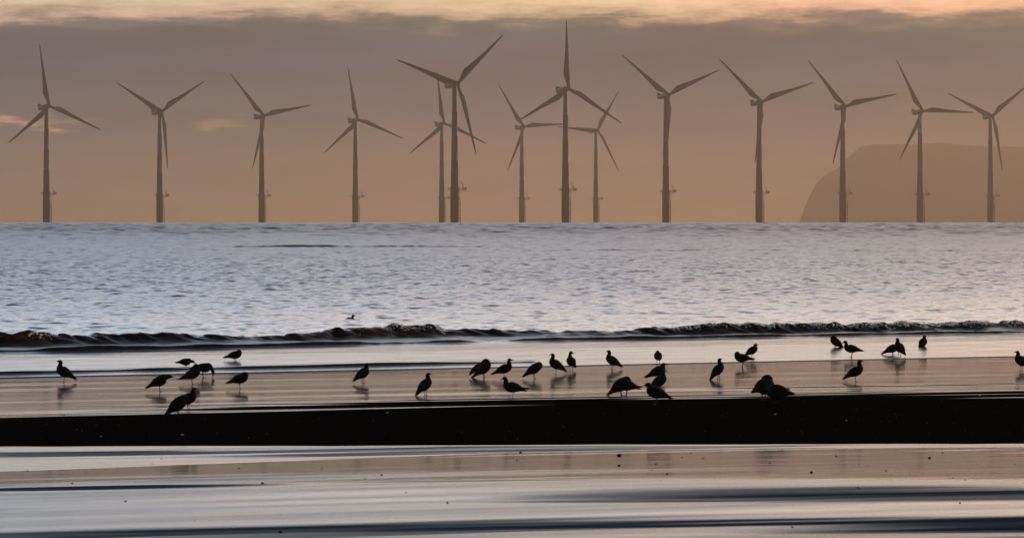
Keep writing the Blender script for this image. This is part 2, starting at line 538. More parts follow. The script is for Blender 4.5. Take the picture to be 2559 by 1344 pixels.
# rows by shore-normal distance
tl = [T_EDGE - 0.02, T_EDGE, T_EDGE + 0.03, T_EDGE + 0.06, T_EDGE + 0.12]
v = T_EDGE + 0.2
while v < 6200:
    tl.append(v)
    if 63.0 < v < 70.5:
        v += 0.032
    elif v < 61.0:
        v += 0.035
    elif v < 450:
        v += 0.0008 * v + 0.004
    elif v < 1300:
        v += 0.0013 * v
    else:
        v += 0.02 * v
tl = np.array(tl)
ul = np.unique(np.concatenate([np.linspace(-0.165, 0.165, 1020), np.linspace(-0.36, -0.166, 130), np.linspace(0.166, 0.36, 130), np.array([-.7, -.6, -.5, -.42, -.39, .39, .42, .5, .6, .7])]))
Tg, Ug = np.meshgrid(tl, ul, indexing='ij')
Yg = Tg / (1 - KS * Ug)
Xg = Ug * Yg
dT = np.gradient(tl)[:, None] * np.ones_like(Xg)
outer = np.abs(Ug) > 0.362
hw, lost = sea_waves(Xg, Yg, Tg, np.where(outer, 30.0, dT))
off = Tg - T_EDGE
calm = sstep(7.8, 10.0, off)                     # inside the breakers the film is nearly still
rip = (fbm(Xg * 1.1, (Yg - .5 * Xg) * 2.4, 51, 3) - 0.5)
ripple = 0.012 * rip * sstep(0.2, 2.5, off) * (1 - calm)
hb, foam, d, d2, turb = breaker(Xg, Yg)
hw_s = hw * (0.55 + 0.45 * sstep(10.0, 90.0, off)) * calm
near = sstep(68.0, 60.0, Tg * 0 + np.abs(d))
Z = hw_s + ripple + hb
# low swells rolling in behind the breaker, and the far dark one
px = Xg / Yg * F + CX
for (tc, sl, A, wf, wbk, x0, x1) in [(78, .42, .035, .5, 2.0, -20, -3), (83, .40, .045, .6, 2.5, 2, 30), (93, .4, .05, .8, 3, -5, 9), (110, .3, .06, 1.0, 3, 4, 40)]:
    dd = Yg - (tc + sl * Xg + 1.2 * (vnoise(Xg * .25, Xg * 0 + tc, 61) - .5))
    Z = Z + A * np.where(dd > 0, np.exp(-(dd / wbk) ** 2), np.exp(-(dd / wf) ** 2)) * sstep(x0 - 2, x0 + 2, Xg) * (1 - sstep(x1 - 2, x1 + 2, Xg)) * np.exp(-0.0 * dd)
dd = Yg - (268 + 0.05 * Xg + 10 * (vnoise(px * 0.004, px * 0, 63) - .5))
gate = strength(px, [(440, 0), (560, .06), (640, .13), (660, .12), (720, .165), (800, .165), (850, .14), (900, .09), (930, .14), (1060, .15), (1090, .07), (1250, .06), (1400, .0)])
Z = Z + gate * np.where(dd > 0, np.exp(-(dd / 9) ** 2), np.exp(-(np.abs(dd) / .45) ** 2))
dd = Yg - (242 + 0.02 * Xg + 9 * (vnoise(px * 0.003, px * 0, 65) - .5))
gate = strength(px, [(1250, 0), (1500, .07), (2000, .05), (2300, .07), (2559, .05)]) * (0.4 + vnoise(px * .02, px * 0, 66))
Z = Z + gate * np.where(dd > 0, np.exp(-(dd / 9) ** 2), np.exp(-(np.abs(dd) / .5) ** 2))
# swash lip and the inner step line
lip = 0.007 * np.exp(-((off - 0.05) / 0.09) ** 2) + 0.004
d3 = Yg - (58.1 + 0.53 * Xg + 0.25 * (vnoise(Xg * .5, Xg * 0 + 9.1, 67) - .5))
px59 = Xg / 58 * F + CX
a3 = strength(px59, [(-400, .036), (0, .040), (600, .042), (1150, .042), (1330, .032), (1350, .0), (2600, .0)]) * (0.6 + 0.8 * vnoise(Xg * 1.5, Xg * 0, 68))
Z = Z + a3 * np.where(d3 > 0, np.exp(-(d3 / 0.5) ** 2), np.exp(-(np.abs(d3) / 0.07) ** 2))
Z = Z + lip * (1 - sstep(0.0, 6.0, off) * 0.3) - 0.02 * sstep(0.02, -0.01, off) + tilt(off)
Z = Z + 0.5 * sstep(900, 2000, Yg) * (fbm(Xg * .03, Yg * .004, 81, 3) - .5)
Z = Z - Yg ** 2 / (2 * RE)
foam = foam + 0.30 * np.exp(-((off - 0.04) / 0.03) ** 2) * sstep(0.55, 0.8, vnoise(Xg * 2.2, Xg * 0 + .5, 69))
rough = np.sqrt(0.006 + 0.75 * np.clip(lost, 0, 0.3))
rough = np.where(outer, 0.34, rough)
rough = np.maximum(rough, 0.17 * (1 - calm) * sstep(-0.3, 0.3, off))
rough = np.where((d < -0.05) & (d2 > 0.0), np.maximum(rough, 0.34), rough)

mw, t = new_mat("sea_water")
pos = t.n('ShaderNodeNewGeometry').outputs['Position']
ra = t.n('ShaderNodeAttribute', attribute_name="rough").outputs['Fac']
fa = t.n('ShaderNodeAttribute', attribute_name="foam").outputs['Fac']
ca = t.n('ShaderNodeAttribute', attribute_name="chop").outputs['Fac']
nv = t.n('ShaderNodeTexNoise', i_Vector=t.n('ShaderNodeMapping', i_Vector=pos, i_Scale=(5.0, 2.6, 6.0)).outputs[0], i_Scale=1.0, i_Detail=4.0, i_Roughness=0.65).outputs['Color']
dn = t.n('ShaderNodeVectorMath', operation='MULTIPLY', i_0=t.n('ShaderNodeVectorMath', operation='SUBTRACT', i_0=nv, i_1=(0.5, 0.5, 0.5)).outputs[0], i_1=(0.35, 0.55, 0.0)).outputs[0]
dn = t.n('ShaderNodeVectorMath', operation='SCALE', i_0=dn, i_Scale=ca).outputs[0]
nrm = t.n('ShaderNodeVectorMath', operation='NORMALIZE', i_0=t.n('ShaderNodeVectorMath', operation='ADD', i_0=t.n('ShaderNodeNewGeometry').outputs['Normal'], i_1=dn).outputs[0]).outputs[0]
big = t.n('ShaderNodeTexNoise', i_Vector=t.n('ShaderNodeMapping', i_Vector=pos, i_Scale=(0.35, 0.12, 0.3)).outputs[0], i_Scale=1.0, i_Detail=3.0).outputs[0]
wc = t.mix(t.smooth(big, 0.40, 0.66), (0.0035, 0.006, 0.008, 1), (0.012, 0.008, 0.005, 1))
wbs = t.n('ShaderNodeBsdfPrincipled', i_Base_Color=wc, i_Roughness=ra, i_IOR=1.333, i_Normal=nrm)
fn = t.n('ShaderNodeTexNoise', i_Vector=pos, i_Scale=14.0, i_Detail=5.0, i_Roughness=0.75).outputs[0]
fm = t.smooth(t.math('MULTIPLY', fa, fn), 0.36, 0.58)
fb = t.n('ShaderNodeBsdfPrincipled', i_Base_Color=(0.78, 0.76, 0.74, 1), i_Roughness=0.5, i_Subsurface_Weight=0.0)
fb2 = t.n('ShaderNodeBsdfTranslucent', i_Color=(0.7, 0.66, 0.62, 1))
fmix = t.n('ShaderNodeMixShader', i_0=0.85, i_1=fb.outputs[0], i_2=fb2.outputs[0])
ba = t.n('ShaderNodeAttribute', attribute_name="sandy_backlit").outputs['Fac']
sandy_backlit = t.n('ShaderNodeBsdfDiffuse', i_Color=(0.42, 0.13, 0.045, 1))  # brown light through the sand-laden crest, painted as diffuse colour
wbs = t.n('ShaderNodeMixShader', i_0=t.math('MULTIPLY', ba, t.smooth(fn, 0.3, 0.7)), i_1=wbs.outputs[0], i_2=sandy_backlit.outputs[0])
mx = t.n('ShaderNodeMixShader', i_0=fm, i_1=wbs.outputs[0], i_2=fmix.outputs[0])
t.n('ShaderNodeOutputMaterial', i_Surface=mx.outputs[0])
pxs_ = Xg / 67.0 * F + CX
sandy_backlit_a = strength(pxs_, [(70, 0), (110, .55), (160, .5), (190, 0), (860, 0), (900, .45), (1060, .3), (1090, 0), (1780, 0), (1840, .5), (1900, .5), (1960, .15), (2100, .1), (2400, .15)]) * np.exp(-((d + .08) / .22) ** 2)
chop = 0.05 + np.where(outer, 1.1, 0.5) * calm * sstep(12, 40, off) + 1.6 * np.clip(turb, 0, 1) * (d < 0.1) + 0.9 * np.exp(-((d2 + 0.03) / 0.12) ** 2)
sea = grid_mesh("sea", Xg, Yg, Z, mw, {"rough": rough, "foam": foam, "chop": chop, "sandy_backlit": sandy_backlit_a})
tag(sea, "grey rippled sea with a low breaking wave near the sand", "sea", kind="structure")
print("sea verts", Xg.size)

# ------------------------------------------------------------------ spray on the crest
M_FOAM, t = new_mat("white_sea_spray")
fb = t.n('ShaderNodeBsdfPrincipled', i_Base_Color=(0.86, 0.85, 0.84, 1), i_Roughness=0.2, i_IOR=1.33)
ft = t.n('ShaderNodeBsdfTranslucent', i_Color=(0.9, 0.88, 0.86, 1))
fx = t.n('ShaderNodeMixShader', i_0=0.8, i_1=fb.outputs[0], i_2=ft.outputs[0])
t.n('ShaderNodeOutputMaterial', i_Surface=fx.outputs[0])
# the highest row of each column of the sheet inside the breaker is its crest
rows_ = np.nonzero((tl > 63.5) & (tl < 70.5))[0]
mb = MB()
rs = random.Random(21)
colx = Xg[rows_[0]]


def crest_at(X):
    c = int(np.argmin(np.abs(Xg[rows_[len(rows_) // 2]] - X)))
    r = rows_[int(np.argmax((Z + Yg ** 2 / (2 * RE))[rows_, c]))]
    return Yg[r, c], Z[r, c]


clumps = [(rs.uniform(3.4, 10.8), rs.uniform(.06, .28)) for k in range(46)] + [(5.0, .25), (5.3, .3), (6.9, .35), (7.15, .3), (8.9, .4), (9.2, .4), (9.5, .35), (10.2, .3)] \
    + [(-8.2, .18), (-8.45, .12), (-2.6, .25), (-2.2, .3), (-1.8, .3), (-1.35, .1), (4.25, .15), (3.3, .2)]
for X0, w_ in clumps:
    for k in range(int(110 * w_) + 5):
        X = X0 + rs.gauss(0, w_ * .5)
        yc, zc = crest_at(X)
        f = abs(rs.gauss(0, .45))
        y_ = yc - .10 - .22 * f + rs.uniform(-.04, .03)
        z_ = zc - .012 - .085 * f + rs.uniform(-.015, .012)
        r = rs.choice([.005, .007, .009, .012, .016])
        A, B = rs.uniform(-.7, .7), rs.uniform(-.5, .9)
        u = Vector((math.cos(A), math.sin(A), 0)) * r * rs.uniform(.8, 1.8)
        w2 = Vector((-math.sin(A) * math.sin(B), math.cos(A) * math.sin(B), math.cos(B))) * r
        c = Vector((X, y_, z_))
        n_ = u.cross(w2).normalized() * r * .3
        mb.add([c + u, c + u * .3 + w2 + n_, c - u * .8 + w2 * .5, c - u - w2 * .3 + n_, c + u * .2 - w2], [(0, 1, 2, 3, 4)])
fo = mb.build("sea_foam", M_FOAM, smooth=False)
tag(fo, "white broken foam and spray glinting along the wave crest", "foam", kind="stuff")

# ------------------------------------------------------------------ headland
nx, ny = 260, 90
hx = np.linspace(640, 5400, nx)
hy = np.linspace(9600, 13600, ny)
HYg, HXg = np.meshgrid(hy, hx, indexing='ij')
pxh = 10500.0
prof = [(1960, 640), (1990, 600), (2004, 556), (2018, 520), (2030, 482), (2045, 458), (2068, 440), (2095, 429), (2120, 412), (2140, 392), (2158, 374), (2172, 366), (2210, 363), (2290, 364), (2370, 361), (2470, 366), (2560, 370), (2700, 380), (3000, 400), (3800, 430), (5600, 470)]
pxs = np.array([p for p, _ in prof])
zs = np.array([CAMZ + (HY - q) / F * pxh for _, q in prof])
cliff = HXg - 0.09 * (HYg - 10500) + 60 * (fbm(HXg * .006, HYg * .006, 71, 5) - .5)
zz = np.interp(cliff / pxh * F + CX, pxs, zs)
front_ = sstep(9750, 10400, HYg + 420 * (fbm(HXg * .005, HYg * .001, 73, 5) - .5))
back_ = 1 - sstep(12400, 13500, HYg)
ZZ = -70 + (zz + 70) * front_ * back_ + 12 * (fbm(HXg * .008, HYg * .008, 75, 5) - .5) * front_
ZZ[:, 0] = -82; ZZ[:, -1] = -82; ZZ[0] = -82; ZZ[-1] = -82
hl = grid_mesh("hills", HXg, HYg, ZZ, M_CLIFF)
tag(hl, "hazy flat topped sea cliff headland beyond the right hand turbines", "headland", kind="structure")

# ------------------------------------------------------------------ wind turbines
YAW = math.radians(30.0)
TILT = math.radians(6.0)
RR = 46.5


def blade_mesh():
    mb = MB()
    st = [(0.9, 1.0, 1.0, 1.0, 0), (2.2, 1.0, 1.0, 1.0, 0), (4.0, 1.15, 1.05, .75, 10), (6.5, 1.55, 1.0, .42, 13), (9.3, 1.95, 1.0, .28, 12), (13, 1.75, .95, .22, 9),
          (19, 1.4, .85, .2, 6.5), (26, 1.08, .75, .19, 4), (33, .80, .62, .18, 2), (39, .58, .5, .17, .6), (43.5, .40, .4, .16, 0), (45.8, .24, .28, .15, 0), (46.5, .06, .1, .15, 0)]
    rings = []
    n = 16
    for r, hc, le, th, tw in st:
        # chord from leading edge +le to trailing edge le-2*hc, thickness th*hc
        ring = []
        hc, le = hc * 1.14, le * 1.14
        c0 = le - hc
        a = math.radians(tw + 2)
        cone = 0.035 * r - 0.0006 * r * r * 0.3
        for i in range(n):
            p = 2 * PI * i / n
            u = c0 + hc * math.cos(p)
            tz = math.sin(p) * hc * th * (1.0 if th > .9 else (0.75 + 0.35 * math.cos(p)))
            # local: x = in rotor plane (clockwise is leading), z = radial, y = -axis
            ring.append((u * math.cos(a) + tz * math.sin(a), tz * math.cos(a) - u * math.sin(a) - cone, r))
        rings.append(ring)
    mb.loft(rings)
    return mb.mesh("blade", M_TOWER)


ME_BLADE = blade_mesh()


def nacelle_mesh():
    mb = MB()
    rings = []
    for y, hw, h0, h1 in [(-2.7, 1.2, -1.2, 1.25), (-2.2, 1.55, -1.5, 1.6), (1.0, 1.75, -1.75, 1.75), (6.0, 1.75, -1.75, 1.6), (9.4, 1.6, -1.55, 1.3), (10.6, 1.35, -1.1, 1.1)]:
        ring = []
        for i in range(20):
            p = 2 * PI * i / 20
            c, s = math.cos(p), math.sin(p)
            q = 0.55
            ring.append((hw * math.copysign(abs(c) ** q, c), y, (h0 + h1) / 2 + (h1 - h0) / 2 * math.copysign(abs(s) ** q, s)))
        rings.append(ring)
    mb.loft(rings)
    me = mb.mesh("nacelle", M_TOWER)
    mc = MB()
    mc.loft([[(-1.5, 9.0, 1.15), (1.5, 9.0, 1.15), (1.5, 10.5, 1.0), (-1.5, 10.5, 1.0)], [(-1.5, 9.75, 2.1), (1.5, 9.75, 2.1), (1.5, 10.55, 2.0), (-1.5, 10.55, 2.0)],
             [(-1.35, 10.2, 3.2), (1.35, 10.2, 3.2), (1.35, 10.6, 3.2), (-1.35, 10.6, 3.2)]])
    return me, mc.mesh("cooler_fin", M_TOWER, smooth=False)


ME_NAC, ME_FIN = nacelle_mesh()
mb = MB()
# spinner along -y
prof = [(-5.9, 0.15), (-5.75, .65), (-5.2, 1.2), (-4.4, 1.55), (-3.3, 1.65), (-2.6, 1.5)]
mb.loft([[(r * math.cos(2 * PI * i / 20), y, r * math.sin(2 * PI * i / 20)) for i in range(20)] for y, r in prof])
ME_HUB = mb.mesh("hub", M_TOWER)


def build_turbine(label, px, D, hub_y, theta, plat_y, crane):
    X = (px - CX) / F * D
    sea_z = -D * D / (2 * RE)
    base = empty("wind_turbine", (X, D, sea_z))
    tag(base, label, "wind turbine", "wind turbines standing in the sea")
    zhub = CAMZ + (HY - hub_y) / F * D - sea_z
    zp = CAMZ + (HY - plat_y) / F * D - sea_z
    # foundation
    mb = MB()
    mb.lathe([(2.55, -8), (2.55, 2.0), (2.66, 2.05), (2.66, zp - 2.2), (2.75, zp - 0.9), (3.0, zp - 0.15)], 28)
    for zf in (zp - 9.5, zp - 4.5):
        mb.lathe([(2.66, zf), (2.86, zf + .1), (2.86, zf + .5), (2.66, zf + .6)], 28)
    fnd = mb.build("foundation", M_YELLOW, base)
    mb = MB()
    for dy in (-0.9, 0.9):
        mb.tube([(3.5, dy, -3), (3.5, dy, zp - 7), (3.1, dy, zp - 5.6), (2.5, dy, zp - 5.4)], 0.22, 8)
        for zf in (3, 7.5, 12):
            mb.tube([(2.3, dy * .8, zf), (3.5, dy, zf)], 0.18, 6)
    mb.tube([(3.3, 0.0, -2), (3.3, 0.0, zp - 0.3)], 0.12, 6)
    mb.build("boat_landing", M_YELLOW, fnd)
    # platform
    mb = MB()
    mb.lathe([(2.3, zp - .15), (4.5, zp - .12), (4.5, zp + .12), (2.3, zp + .15)], 28)
    mb.box((3.9, -1.9, zp - 0.18), (7.6, 1.9, zp + 0.16))
    for s in (-1.4, 1.4):
        mb.tube([(7.0, s, zp - .15), (2.7, s * .6, zp - 2.0)], .14, 6)
    plat = mb.build("platform", M_YELLOW, base, smooth=False)
    mb = MB()
    for k in range(18):
        a = 2 * PI * k / 18
        if math.cos(a) > 0.86: continue
        mb.tube([(4.4 * math.cos(a), 4.4 * math.sin(a), zp), (4.4 * math.cos(a), 4.4 * math.sin(a), zp + 1.15)], .05, 5)
    for hh in (.6, 1.15):
        mb.tube([(4.4 * math.cos(a), 4.4 * math.sin(a), zp + hh) for a in np.linspace(0.45, 2 * PI - 0.45, 30)], .05, 5)
        mb.tube([(4.0, -1.8, zp + hh), (7.5, -1.8, zp + hh), (7.5, 1.8, zp + hh), (4.0, 1.8, zp + hh)], .05, 5)
    for (x, y_) in ((7.5, -1.8), (7.5, 0), (7.5, 1.8), (5.7, -1.8), (5.7, 1.8)):
        mb.tube([(x, y_, zp), (x, y_, zp + 1.15)], .05, 5)
    mb.build("railing", M_YELLOW, plat)
    mb = MB()
    if crane == 0:
        mb.tube([(5.3, 0.5, zp + .1), (5.3, 0.5, zp + 2.4), (4.9, 0.2, zp + 3.4), (4.0, -.3, zp + 4.8)], [.24, .24, .2, .16], 8)
        mb.tube([(4.0, -.3, zp + 4.8), (3.5, -.5, zp + 4.6)], .16, 8)
    else:
        mb.tube([(5.4, 0.5, zp + .1), (5.4, 0.5, zp + 2.6), (5.1, 0.2, zp + 3.6), (5.0, -.3, zp + 4.9)], [.24, .24, .2, .16], 8)
    mb.tube([(6.7, -.8, zp + .1), (6.7, -.8, zp + 1.5)], .42, 8)
    mb.build("davit_crane", M_STEEL, plat)
    # tower
    mb = MB()
    prof = [(2.62, zp + .12), (2.62, zp + .9), (2.42, zp + 2.6)]
    for k in range(1, 5):
        f = k / 4
        zt = zp + 2.6 + (zhub - 1.75 - zp - 2.6) * f
        r = 2.40 + (1.45 - 2.40) * f
        prof += [(r, zt)] if k == 4 else [(r, zt - .1), (r + .05, zt - .05), (r + .05, zt + .05), (r, zt + .1)]
    mb.lathe(prof, 28)
    mb.build("tower", M_TOWER, base)
    # nacelle, hub, blades; -y of the nacelle frame is upwind, turned towards the camera's right
    rel = math.atan2(X, D)
    R = Matrix.Rotation(YAW - rel, 4, 'Z') @ Matrix.Rotation(-TILT, 4, 'X')
    nm = Matrix.Translation((0, 0, zhub)) @ R
    nac = link("nacelle", ME_NAC, base)
    nac.matrix_local = nm
    fin = link("cooler_fin", ME_FIN, nac)
    hub = link("hub", ME_HUB, base)
    hub.matrix_local = nm
    for k in range(3):
        b = link("blade", ME_BLADE, base)
        b.matrix_local = nm @ Matrix.Translation((0, -4.0, 0)) @ Matrix.Rotation(math.radians(theta + 120 * k), 4, 'Y')
    return base


TUR = [
    ("leftmost wind turbine, one blade nearly straight up, over the left edge of the beach", 116, 156.1, 266.7, -7.7, 484, 0),
    ("second wind turbine from the left, its lowest blade hanging close beside the tower", 399, 146.4, 279.7, -62.0, 489, 1),
    ("third wind turbine from the left, lowest blade crossing in front of the tower", 654, 141.0, 291.0, -41.9, 490, 0),
    ("fourth wind turbine from the left, one blade up, alone left of the front pair", 888, 135.3, 300.3, -9.8, 491, 1),
    ("faint far wind turbine half hidden behind the tall turbine with a down pointing blade", 1104, 130.2, 309.3, -6.6, 495, 1),
    ("largest nearest wind turbine with a blade pointing steeply down right of its tower", 1136, 184.7, 210.7, -72.5, 473, 0),
    ("far wind turbine whose right blade reaches behind the tallest turbine's tower", 1304, 125.0, 318.0, -33.6, 497, 1),
    ("tall central wind turbine, its top blade vertical and reaching highest in the picture", 1413, 173.0, 223.0, 0.6, 475, 0),
    ("smallest faintest wind turbine, blades up right and down right, behind the tallest one", 1489, 117.0, 326.3, 33.0, 497, 1),
    ("wind turbine with a wide open V of blades, third blade hidden along its tower", 1664, 162.0, 239.0, -53.5, 479, 0),
    ("wind turbine just left of the headland, one blade tip showing left of its tower", 1897, 158.9, 256.3, -48.5, 482, 1),
    ("wind turbine in front of the cliff edge of the headland, lower blade left of tower", 2106, 153.0, 267.3, -42.2, 484, 0),
    ("wind turbine before the headland with one blade level to the right", 2299, 147.3, 279.0, -28.8, 486, 0),
    ("rightmost wind turbine, its upper right blade cut off by the picture edge", 2475, 139.0, 291.0, -67.0, 490, 1),
]
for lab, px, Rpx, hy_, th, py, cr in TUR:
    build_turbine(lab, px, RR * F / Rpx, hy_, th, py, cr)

# ------------------------------------------------------------------ gulls
TRUNK = [(-.190, -.004, .010, .004), (-.165, .002, .024, .008), (-.130, .012, .028, .016), (-.090, .024, .034, .031), (-.045, .033, .048, .047), (.005, .036, .056, .056), (.050, .044, .055, .055), (.082, .060, .047, .047)]
NECKS = {
    'alert': [(.097, .088, .037, .038), (.101, .112, .029, .030), (.106, .134, .027, .028), (.119, .147, .025, .026), (.137, .144, .018, .018), (.149, .139, .009, .009), (.168, .133, .005, .005), (.180, .127, .002, .002)],
    'mid': [(.100, .085, .036, .037), (.108, .105, .029, .030), (.117, .122, .026, .027), (.132, .128, .023, .024), (.148, .124, .016, .016), (.160, .119, .008, .008), (.180, .112, .005, .005), (.192, .107, .002, .002)],
    'hunch': [(.099, .080, .039, .039), (.108, .096, .030, .031), (.122, .103, .026, .027), (.138, .100, .021, .021), (.152, .094, .012, .012), (.170, .086, .005, .005), (.186, .080, .002, .002)],
    'tuck': [(.098, .072, .040, .040), (.100, .088, .031, .030), (.088, .100, .027, .026), (.064, .101, .024, .022), (.042, .097, .014, .012), (.020, .090, .004, .004)],
    'feed': [(.102, .052, .042, .040), (.128, .033, .031, .030), (.146, .006, .025, .025), (.155, -.022, .024, .025), (.158, -.042, .017, .017), (.158, -.056, .008, .008), (.157, -.082, .004, .004), (.156, -.100, .002, .002)],
    'low': [(.103, .058, .040, .039), (.130, .058, .030, .030), (.153, .054, .026, .027), (.172, .046, .021, .021), (.186, .038, .010, .010), (.205, .030, .005, .005), (.220, .024, .002, .002)],
    'bow': [(.100, .070, .041, .041), (.120, .069, .032, .032), (.132, .050, .027, .027), (.130, .029, .024, .024), (.122, .012, .014, .014), (.115, .000, .007, .007), (.104, -.018, .003, .003)],
    'back': [(.100, .088, .035, .036), (.106, .113, .029, .029), (.102, .138, .027, .027), (.086, .151, .025, .025), (.066, .150, .018, .017), (.052, .146, .008, .008), (.032, .142, .005, .005), (.018, .139, .002, .002)],
    'preen': [(.100, .082, .039, .039, 0), (.102, .106, .031, .030, .004), (.086, .120, .028, .026, .014), (.060, .114, .025, .024, .034), (.044, .098, .016, .015, .048), (.034, .084, .007, .007, .054), (.018, .062, .003, .003, .060)],
    'side': [(.099, .090, .034, .035, 0), (.104, .118, .026, .027, 0), (.107, .142, .025, .026, .003), (.109, .155, .025, .025, .012), (.110, .153, .017, .017, .030), (.110, .149, .008, .008, .043), (.110, .143, .005, .005, .062), (.110, .138, .002, .002, .075)],
    'droop': [(.100, .086, .035, .036), (.108, .108, .028, .028), (.122, .118, .026, .026), (.136, .108, .023, .023), (.143, .092, .015, .015), (.146, .080, .007, .007), (.148, .060, .004, .004), (.148, .048, .002, .002)],
}
HIP = 0.105


def catmull(P, n=3):
    P = [np.array(p, float) for p in P]
    P = [2 * P[0] - P[1]] + P + [2 * P[-1] - P[-2]]
    out = []
    for i in range(1, len(P) - 2):
        for k in range(n):
            s = k / n
            out.append(0.5 * ((2 * P[i]) + (-P[i - 1] + P[i + 1]) * s + (2 * P[i - 1] - 5 * P[i] + 4 * P[i + 1] - P[i + 2]) * s * s + (-P[i - 1] + 3 * P[i] - 3 * P[i + 1] + P[i + 2]) * s ** 3))
    out.append(P[-2])
    return out


def spine_loft(mb, pts, n=14, xf=None):
    """pts: rows x, y, z, half width, half height; parallel-transported rings"""
    P = [Vector(p[:3]) for p in pts]
    lat = Vector((0, 1, 0))
    rings = []
    for k, p in enumerate(P):
        tg = (P[min(k + 1, len(P) - 1)] - P[max(k - 1, 0)]).normalized()
        lat = (lat - tg * lat.dot(tg)).normalized()
        nr = tg.cross(lat)
        wv, hv = max(pts[k][3], .0012), max(pts[k][4], .0012)
        rings.append([p + lat * (wv * math.cos(2 * PI * i / n)) + nr * (hv * math.sin(2 * PI * i / n)) for i in range(n)])
    if xf:
        rings = [[xf(q) for q in r] for r in rings]
    mb.loft(rings)


def gull_mesh(neck, pitch=8.0, legs=2, legl=0.0, fork=0.0, raised=0, ruffle=0, pale=False, seed=0, stance=0.0, fluff=1.25):
    """one standing gull facing +x, feet at the origin"""
    mb = MB()
    rs = random.Random(seed)
    a = math.radians(pitch * 0.88)
    hip = HIP + legl

    def xf(q):
        x, y_, z = q
        return (x * math.cos(a) - z * math.sin(a), y_, hip + x * math.sin(a) + z * math.cos(a))

    raw = [(p[0], 0.0, p[1], p[2] * fluff, p[3] * fluff) for p in TRUNK] + [(p[0], p[4] if len(p) > 4 else 0.0, p[1], p[2], p[3]) for p in NECKS[neck]]
    mb.mat = 0
    spine_loft(mb, catmull(raw, 3), 14, xf)
    mb.mat = 1
    # folded wings lying over the flanks, primaries crossing above the tail
    for s in (-1, 1):
        lift = fork * (1 if s > 0 else 0.55)
        path = [(.072, s * .030, .064, .008, .014), (.050, s * .047, .058, .012, .030), (.005, s * .051, .054, .013, .037), (-.050, s * .043, .044, .012, .033), (-.105, s * .029, .030, .009, .022), (-.150, s * .017, .020 + lift * .45, .006, .013), (-.188, s * .007, .010 + lift, .004, .007), (-.212, s * .002, .003 + lift * 1.5, .002, .002)]
        if raised and s == raised:
            path = [(.060, s * .040, .072, .010, .020), (.020, s * .062, .085, .012, .036), (-.040, s * .085, .078, .012, .040), (-.095, s * .100, .062, .010, .036), (-.140, s * .105, .046, .006, .022), (-.185, s * .10, .030, .003, .006)]
        spine_loft(mb, catmull(path, 2), 10, xf)
    for k in range(ruffle):
        # loose feathers standing off the back and rump
        x = rs.uniform(-.11, .03)
        ln = rs.uniform(.025, .05)
        y_ = rs.uniform(-.03, .03)
        mb.mat = 2 if (pale and k < 4) else 1
        zz0 = .075 if x > -.05 else .05
        spine_loft(mb, [(x, y_, zz0 - .02, .008, .006), (x - ln * .5, y_, zz0 + ln * .25, .009, .004), (x - ln * 1.1, y_ * 1.3, zz0 + ln * rs.uniform(.2, .6), .001, .001)], 6, xf)
    # eyes
    # legs and webbed feet
    mb.mat = 3
    for s in ((-1, 1) if legs == 2 else (1,) if legs == 1 else ()):
        y0 = s * (0.021 if legs == 2 else 0.006)
        hx = 0.004
        fx = 0.006 + stance * s * 0.5
        top = hip + 0.000
        mb.tube([(hx - .006, y0 * .9, top + .012), (hx - .006, y0, top - .024), (hx - .010 + fx * .4, y0, hip * .52), (fx, y0, .010), (fx + .002, y0, .003)], [.014, .0075, .0042, .0040, .0045], 8)
        mb.add([(fx - .006, y0, .006), (fx + .034, y0 - .019, .0015), (fx + .040, y0, .0015), (fx + .034, y0 + .019, .0015), (fx - .006, y0 - .004, .0), (fx + .034, y0 - .019, -.001), (fx + .034, y0 + .019, -.001)],
               [(0, 1, 2), (0, 2, 3), (0, 4, 5, 1), (0, 3, 6), (4, 6, 5)])
        mb.tube([(fx, y0, .005), (fx - .014, y0, .002)], [.003, .0015], 5)
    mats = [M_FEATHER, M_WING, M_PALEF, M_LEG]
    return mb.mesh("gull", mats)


GR = "gulls standing on the wet sand and in the shallows"
